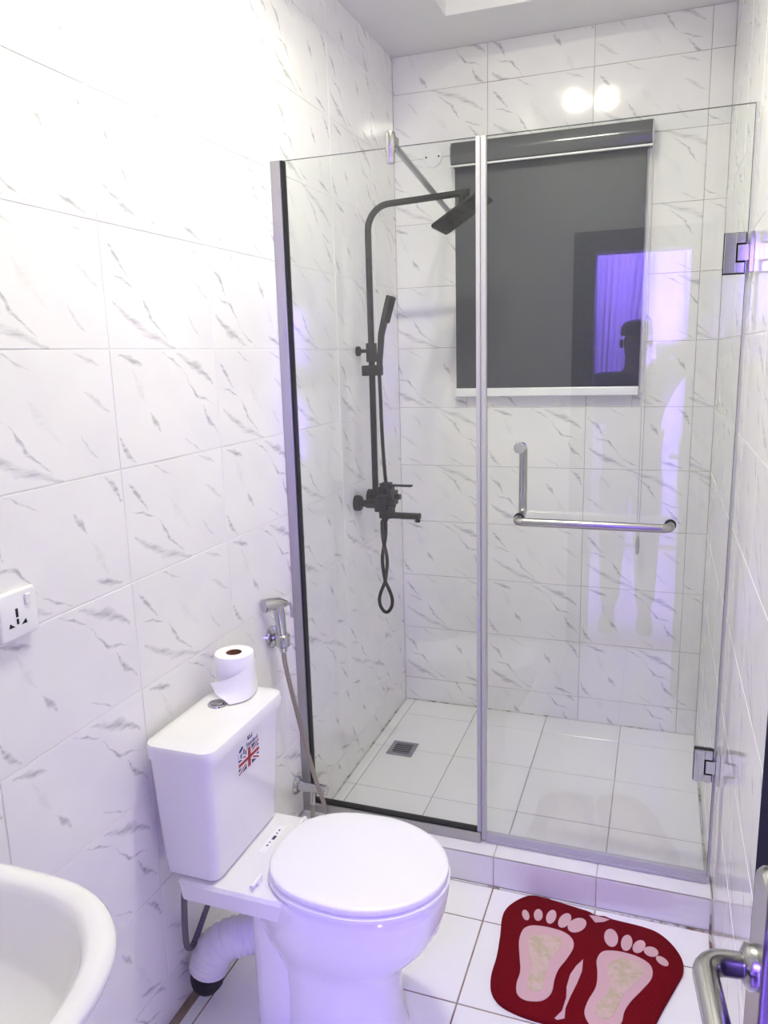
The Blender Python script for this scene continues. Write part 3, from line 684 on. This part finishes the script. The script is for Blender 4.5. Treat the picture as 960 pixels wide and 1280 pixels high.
# ------------------------------------------------------------------ floor drain, cover plate
fd = empty('floor_drain', (.135, 2.728, SF), 'square steel slotted drain in the shower floor', 'drain')
x0, x1, y0, y1 = .082, .188, 2.674, 2.783; zt = SF+.0012
b = MB(); b.box((x0,y0,zt-.001), (x1,y1,zt)); b.build('pit', M['drain_dark'], fd, smooth=0)
b = MB()
for lo, hi in (((x0,y0),(x1,y0+.016)),((x0,y1-.016),(x1,y1)),((x0,y0+.016),(x0+.017,y1-.016)),((x1-.017,y0+.016),(x1,y1-.016))): b.box((*lo,zt), (*hi,zt+.003))
b.build('rim', M['steel'], fd, smooth=0)
for k in range(5):
    yy = y0+.0215+k*.0155
    b = MB(); b.box((x0+.017,yy,zt), (x1-.017,yy+.0055,zt+.0026)); b.build('bar', M['steel'], fd, smooth=0)
cp = empty('round_cover_plate', (.165, D, 2.372), 'round white blanking plate with two screws on the back wall beside the blind', 'cover plate')
Mc = frame(Vector((.165, D, 2.372)), X, Z, -Y)
b = MB(); b.lathe([(.040,.0005),(.040,.004),(.037,.006),(.01,.0065)], Mc); b.build('disc', M['plastic'], cp)
for s in (-1, 1):
    b = MB(); b.lathe([(.004,.006),(.004,.0075),(.001,.008)], Mc @ Matrix.Translation((s*.026,0,0)), 10); b.build('screw', M['rubber'], cp)

# ------------------------------------------------------------------ roller blind
rb = empty('roller_blind', (.63, D, 2.40), 'dark grey roller blind covering the bathroom window on the back wall', 'blind')
b = MB(); pr = [(-.012,2.312),(-.066,2.312),(-.082,2.318),(-.090,2.345),(-.088,2.375),(-.074,2.396),(-.05,2.402),(-.012,2.402)]
b.loft([[Vector((xx, D-.0025+yy, zz)) for yy, zz in pr] for xx in (.262, 1.004)]); b.build('cassette', M['cassette'], rb, smooth=35)
b = MB()
for xx in (.2595, 1.004):
    b = MB(); b.loft([[Vector((xx+dx, D-.0025+yy*1.01, zz)) for yy, zz in pr] for dx in (0,.0025)]); b.build('end_cap', M['alu'], rb, smooth=35)
b = MB(); b.box((.260,D-.086,2.3065), (1.006,D-.074,2.3125)); b.build('cassette_lip', M['plastic'], rb, smooth=0)
b = MB(); b.box((.266,D-.040,1.452), (.988,D-.0385,2.32)); b.build('fabric', M['fabric'], rb, smooth=0)
b = MB(); b.box((.262,D-.0465,1.418), (.988,D-.032,1.452)); b.build('bottom_rail', M['plastic'], rb, smooth=0, bevel=.003)
b = MB()
for dx in (0, .011): b.tube(spline([(1.000+dx,D-.06,2.33),(1.001+dx,D-.058,1.9),(1.003+dx,D-.057,1.3),(1.005+dx*.6,D-.055,.84)], 6), .0013, 8)
b.build('bead_chain', M['seal'], rb)
b = MB(); b.lathe([(.002,.86),(.007,.85),(.008,.82),(.006,.79),(.001,.785)], Matrix.Translation((1.008,D-.055,0)), 14); b.build('chain_weight', M['seal'], rb)

# ------------------------------------------------------------------ bath mat
MATP = [(0.776,2.022),(0.828,2.020),(0.911,2.008),(0.941,2.003),(0.960,1.995),(0.985,1.998),(1.009,1.992),(1.085,1.988),(1.131,1.975),(1.167,1.939),(1.188,1.894),(1.189,1.852),(1.173,1.805),(1.140,1.716),(1.117,1.650),
 (1.09,1.600),(1.05,1.565),(1.00,1.552),(0.955,1.562),(0.925,1.585),(0.915,1.592),(0.886,1.590),(0.837,1.590),(0.784,1.599),(0.750,1.616),(0.728,1.648),(0.720,1.693),(0.721,1.756),(0.715,1.834),(0.707,1.902),(0.713,1.949),(0.741,1.996)]
bm_ = empty('bath_mat', (.95, 1.80, 0), 'dark red plush bath mat with two pale footprints on the floor before the curb', 'bath mat')
def smooth_poly(P, n=4):
    P3 = [(x,y,0) for x,y in P]; k = len(P3); out = []
    for i in range(k):
        seg = spline([P3[i-1], P3[i], P3[(i+1)%k], P3[(i+2)%k]], n); out += seg[n:2*n]
    return [(v.x, v.y) for v in out]
b = MB(); b.prism(smooth_poly(MATP), .0004, .012, bev=.004); b.build('mat_base', M['plush'], bm_, smooth=50)
soles = [[(0.807,1.898),(0.845,1.901),(0.884,1.895),(0.907,1.875),(0.912,1.844),(0.900,1.801),(0.884,1.759),(0.878,1.721),(0.877,1.680),(0.865,1.653),(0.846,1.639),(0.816,1.634),(0.795,1.647),(0.788,1.680),(0.790,1.722),(0.779,1.775),(0.769,1.824),(0.771,1.866),(0.784,1.888)],
 [(0.999,1.863),(1.034,1.870),(1.079,1.865),(1.110,1.844),(1.113,1.803),(1.090,1.755),(1.067,1.714),(1.052,1.676),(1.046,1.638),(1.025,1.612),(0.995,1.602),(0.974,1.612),(0.960,1.641),(0.965,1.680),(0.980,1.730),(0.980,1.778),(0.975,1.819),(0.983,1.849)]]
worn_ = [[(0.808,1.857),(0.849,1.870),(0.877,1.865),(0.878,1.833),(0.860,1.788),(0.856,1.756),(0.853,1.712),(0.855,1.684),(0.838,1.666),(0.819,1.672),(0.812,1.699),(0.818,1.737),(0.804,1.783),(0.793,1.832)],
 [(1.040,1.846),(1.080,1.841),(1.093,1.820),(1.081,1.781),(1.053,1.737),(1.039,1.694),(1.025,1.651),(1.005,1.635),(0.987,1.644),(0.986,1.671),(1.008,1.717),(1.016,1.754),(1.003,1.791),(1.014,1.826)]]
for P, Q in zip(soles, worn_):
    b = MB(); b.prism(smooth_poly(P), .010, .0135, bev=.001); s_ = b.build('sole', M['pink'], bm_)
    b = MB(); b.prism(smooth_poly(Q), .0132, .0143, bev=.0005); b.build('worn_patch', M['worn'], s_)
toes = [(.770,1.930,.010,.021,18),(.804,1.941,.0125,.024,5),(.840,1.945,.0135,.029,-5),(.878,1.942,.0155,.032,-14),(.913,1.934,.021,.034,-28),
        (1.006,1.914,.0185,.034,4),(1.047,1.908,.0145,.031,-6),(1.079,1.904,.0145,.027,-20),(1.110,1.895,.018,.019,-50),(1.138,1.870,.0185,.0125,-45)]
for x, y, a, c, r in toes:
    cr, sr = math.cos(math.radians(r)), math.sin(math.radians(r))
    P = [(x + a*math.cos(q)*cr - c*math.sin(q)*sr*1.0, y + a*math.cos(q)*sr + c*math.sin(q)*cr) for q in [2*PI*k/20 for k in range(20)]]
    b = MB(); b.prism(P, .010, .0135, bev=.001); b.build('toe', M['pink'], bm_)
LEAF = [(0.941,1.812),(0.942,1.771),(0.934,1.727),(0.922,1.678),(0.915,1.642),(0.916,1.610),(0.900,1.600),(0.893,1.603),(0.908,1.631),(0.913,1.674),(0.910,1.708),(0.914,1.750),(0.926,1.785)]
b = MB(); b.prism(LEAF, .010, .0130, bev=.0006); b.build('arch_patch', M['pink'], bm_)
b = MB(); b.prism([(0.942,1.984),(0.966,1.988),(0.998,1.984),(0.982,1.969),(0.960,1.960)], .010, .0130, bev=.0006); b.build('arch_patch', M['pink'], bm_)

# ------------------------------------------------------------------ room door, opened against the right wall
hx, hy = 1.229, FY+.03
ang = math.atan2(.625-hy, 1.170-hx)            # leaf direction
dv = Vector((math.cos(ang), math.sin(ang), 0)); nv = Vector((-dv.y, dv.x, 0))     # nv points into the room
if nv.x > 0: nv = -nv
L = .552
Md = Matrix.Translation((hx, hy, 0)) @ Matrix((dv, Z, nv)).transposed().to_4x4()    # local: x along leaf, y up, z towards room
rd = empty('room_door', (hx, hy, 0), 'dark bathroom door standing open against the right wall with a steel lever handle', 'door')
b = MB(); b.box((.0,.008,-.030), (L,2.03,0), Md); b.build('leaf', M['door_dark'], rd, smooth=0, bevel=.002)
hz = 1.118
b = MB(); b.loft([[Md @ (Matrix.Translation((L-.082,hz-.060,0)) @ q) for q in rrect(-.021,.021,-.145,.145,.0205,z,8)] for z in (.0005,.012)] + [[Md @ (Matrix.Translation((L-.082,hz-.060,0)) @ q) for q in rrect(-.018,.018,-.142,.142,.0175,.016,8)]]); b.build('back_plate', M['steel'], rd, smooth=40)
b = MB(); xx = L-.082
b.lathe([(.017,.014),(.017,.022),(.012,.025)], Md @ Matrix.Translation((xx,hz,0)))
p = [Md @ Vector(q) for q in [(xx,hz,.012),(xx,hz,.030)] + [tuple(v) for v in arc((xx-.016,hz,.038), (1,0,0), (0,0,1), .016)] + [(xx-.06,hz,.054),(xx-.105,hz,.054)]]
b.tube(p, .0098, 18); b.build('lever', M['steel'], rd, smooth=60)

# ------------------------------------------------------------------ the photographer, standing in the doorway (seen mirrored in the glass)
M['skin'] = mat('brown_skin', (.16,.085,.055), .5); M['shirt'] = mat('dark_navy_cloth', (.02,.02,.035), .8); M['trousers'] = mat('black_cloth', (.015,.015,.018), .8)
M['hair'] = mat('black_hair', (.012,.010,.010), .6); M['phone'] = mat('black_phone_case', (.015,.015,.017), .3); M['eye'] = mat('eye_white', (.18,.16,.15), .3)
def skin_obj(name, nodes, edges, m, parent, sub=2):
    """nodes: list of (x,y,z,radius); edges: index pairs; grown with a Skin modifier from node 0 and baked to a mesh"""
    me = bpy.data.meshes.new(name); me.from_pydata([n[:3] for n in nodes], edges, [])
    o = bpy.data.objects.new(name, me); C.objects.link(o)
    bm = bmesh.new(); bm.from_mesh(me); ly = bm.verts.layers.skin.verify(); bm.verts.ensure_lookup_table()
    for i, n in enumerate(nodes):
        r = n[3]; bm.verts[i][ly].radius = r if isinstance(r, tuple) else (r, r); bm.verts[i][ly].use_root = (i == 0)
    bm.to_mesh(me); bm.free()
    o.modifiers.new('skin', 'SKIN').use_smooth_shade = True
    q = o.modifiers.new('sub', 'SUBSURF'); q.levels = sub; q.render_levels = sub
    dg = bpy.context.evaluated_depsgraph_get(); m2 = bpy.data.meshes.new_from_object(o.evaluated_get(dg)); bpy.data.objects.remove(o)
    m2.name = name; m2.materials.clear(); m2.materials.append(m); m2.shade_smooth()
    o = bpy.data.objects.new(name, m2); C.objects.link(o); o.parent = parent; o.matrix_parent_inverse = PINV(parent)
    return o
px_, py_ = .93, -.34
pe = empty('person', (px_, py_, 0), 'person in dark clothes raising a phone with both hands, mirrored in the shower glass', 'person')
def P_(x, y, z, r): return (px_+x, py_+y, z, r)
legs = lambda g: [P_(0,0,.93,(.15+g,.105+g)), P_(.085,0,.84,.088+g), P_(.095,.01,.50,.062+g), P_(.10,-.03,.12,.042+g), P_(-.085,0,.84,.088+g), P_(-.095,.01,.50,.062+g), P_(-.10,-.03,.12,.042+g)]
body = legs(0) + [P_(0,0,1.08,(.135,.095)), P_(0,.0,1.25,(.155,.105)), P_(0,-.01,1.40,(.12,.085)), P_(0,.0,1.48,.055), P_(0,.012,1.54,.054), P_(0,.02,1.59,(.070,.082)), P_(0,.02,1.655,(.074,.090)), P_(0,.015,1.705,(.050,.062)),
  P_(.175,-.01,1.42,.058), P_(.30,.03,1.60,.044), P_(.215,.17,1.605,.034), P_(.178,.245,1.575,.027), P_(-.175,-.01,1.42,.058), P_(-.17,.09,1.20,.044), P_(.02,.20,1.40,.033), P_(.075,.255,1.47,.026),
  P_(.105,.06,.05,.036), P_(.11,.13,.03,.030), P_(-.105,.06,.05,.036), P_(-.11,.13,.03,.030)]
be = [(0,1),(1,2),(2,3),(0,4),(4,5),(5,6),(0,7),(7,8),(8,9),(9,10),(10,11),(11,12),(12,13),(13,14),(9,15),(15,16),(16,17),(17,18),(9,19),(19,20),(20,21),(21,22),(3,23),(23,24),(6,25),(25,26)]
skin_obj('body', body, be, M['skin'], pe)
sh = [P_(0,0,1.0,(.168,.122)), P_(0,0,1.10,(.147,.107)), P_(0,0,1.25,(.167,.117)), P_(0,-.01,1.405,(.13,.095)), P_(0,-.002,1.465,.066), P_(.178,-.01,1.42,.068), P_(.30,.03,1.60,.054), P_(.225,.155,1.605,.044), P_(-.178,-.01,1.42,.068), P_(-.172,.09,1.20,.055), P_(-.01,.185,1.385,.043)]
sh.append(P_(0,0,.86,(.172,.128)))
skin_obj('shirt', sh, [(0,1),(1,2),(2,3),(3,4),(3,5),(5,6),(6,7),(3,8),(8,9),(9,10),(0,11)], M['shirt'], pe)
skin_obj('trousers', legs(.014)[:3]+[P_(.10,-.03,.10,.058)]+legs(.014)[4:6]+[P_(-.10,-.03,.10,.058), P_(0,0,1.03,(.152,.112))], [(0,1),(1,2),(2,3),(0,4),(4,5),(5,6),(0,7)], M['trousers'], pe)
for s_ in (-1, 1):
    b = MB(); b.loft([sup(px_+s_*.105, py_+.075, .048*q, .125*q, z, 2.4, 20) for z, q in ((-.001,.95),(.012,1.0),(.045,.92),(.075,.62),(.10,.45))]); b.build('shoe', M['trousers'], pe, smooth=60)
b = MB(); hc = Vector((px_, py_+.012, 1.655))
b.loft([[hc + Vector((r*.082*math.cos(a), r*.098*math.sin(a)-.012*(1-z/.1), z)) for a in [2*PI*k/24 for k in range(24)]] for r, z in ((1.0,.012),(1.04,.035),(.98,.06),(.78,.082),(.45,.094),(.12,.098))]); b.build('hair', M['hair'], pe, smooth=80)
for s_ in (-1, 1):
    b = MB(); b.lathe([(.002,-.012),(.010,-.007),(.0125,0),(.010,.007),(.002,.012)], Matrix.Translation((px_+s_*.032, py_+.082, 1.645)), 14); b.build('eye', M['eye'], pe)
    b = MB(); b.loft([sup(px_+s_*.078, py_+.01, .010, .018, 1.60+.012*k, 2, 14) if 0 < k < 4 else sup(px_+s_*.077, py_+.01, .006, .010, 1.60+.012*k, 2, 14) for k in range(5)]); b.build('ear', M['skin'], pe)
skin_obj('nose', [P_(0,.098,1.640,.008), P_(0,.108,1.618,.011), P_(0,.112,1.605,.014)], [(0,1),(1,2)], M['skin'], pe)
b = MB(); b.loft([sup(px_, py_+.088, .025, .010, 1.572+.004*k, 2, 16) for k in range(4)]); b.build('mouth', mat('dark_lips', (.16,.05,.045), .5), pe)
# hands: palm with four fingers behind and around the phone edge, thumb on the near face
phx, phz = 1.074, 1.545
for s_ in (1, -1):
    wx, wz = (px_+.178, 1.575) if s_ == 1 else (px_+.075, 1.47)
    wy = py_+.25
    palm = Vector((phx + s_*.052, -.048, phz + (.03 if s_ == 1 else -.055)))
    skin_obj('palm', [(wx, wy, wz, .024), (palm.x, palm.y-.01, palm.z-.012, (.026,.016)), (palm.x-s_*.006, palm.y, palm.z+.03, (.030,.014))], [(0,1),(1,2)], M['skin'], pe)
    for f in range(4):
        zf = palm.z + .036 - f*.0195; ln = (.9, 1.0, .95, .78)[f]
        skin_obj('finger', [(palm.x, palm.y+.004, zf, .0085), (palm.x+s_*.003, palm.y+.024*ln, zf+.006, .0082), (palm.x-s_*.012, palm.y+.034*ln, zf+.008, .0078), (palm.x-s_*.014*ln-s_*.006, palm.y+.035, zf+.008, .0068)], [(0,1),(1,2),(2,3)], M['skin'], pe, 1)
    skin_obj('thumb', [(palm.x, palm.y-.008, palm.z-.01, .0105), (palm.x-s_*.018, palm.y+.004, palm.z+.008, .0098), (palm.x-s_*.036, palm.y+.012, palm.z+.026, .0085)], [(0,1),(1,2)], M['skin'], pe, 1)
ph = empty('phone', (phx, -.022, phz), 'black phone held up in the doorway by the person in dark clothes', 'phone')
b = MB(); Mp = frame(Vector((phx, -.018, phz)), -X, Z, Y)
b.loft([[Mp @ q for q in rrect(-a,a,-c,c,.009,z)] for z, a, c in ((-.0045,.035,.074),(-.003,.0365,.0755),(.003,.0365,.0755),(.0045,.035,.074))]); b.build('case', M['phone'], ph, smooth=40)
for dz in (.055, .036):
    b = MB(); b.lathe([(.007,.0045),(.007,.006),(.0055,.0062)], Mp @ Matrix.Translation((.0,dz,0)), 16); b.build('lens', M['chrome'], ph)
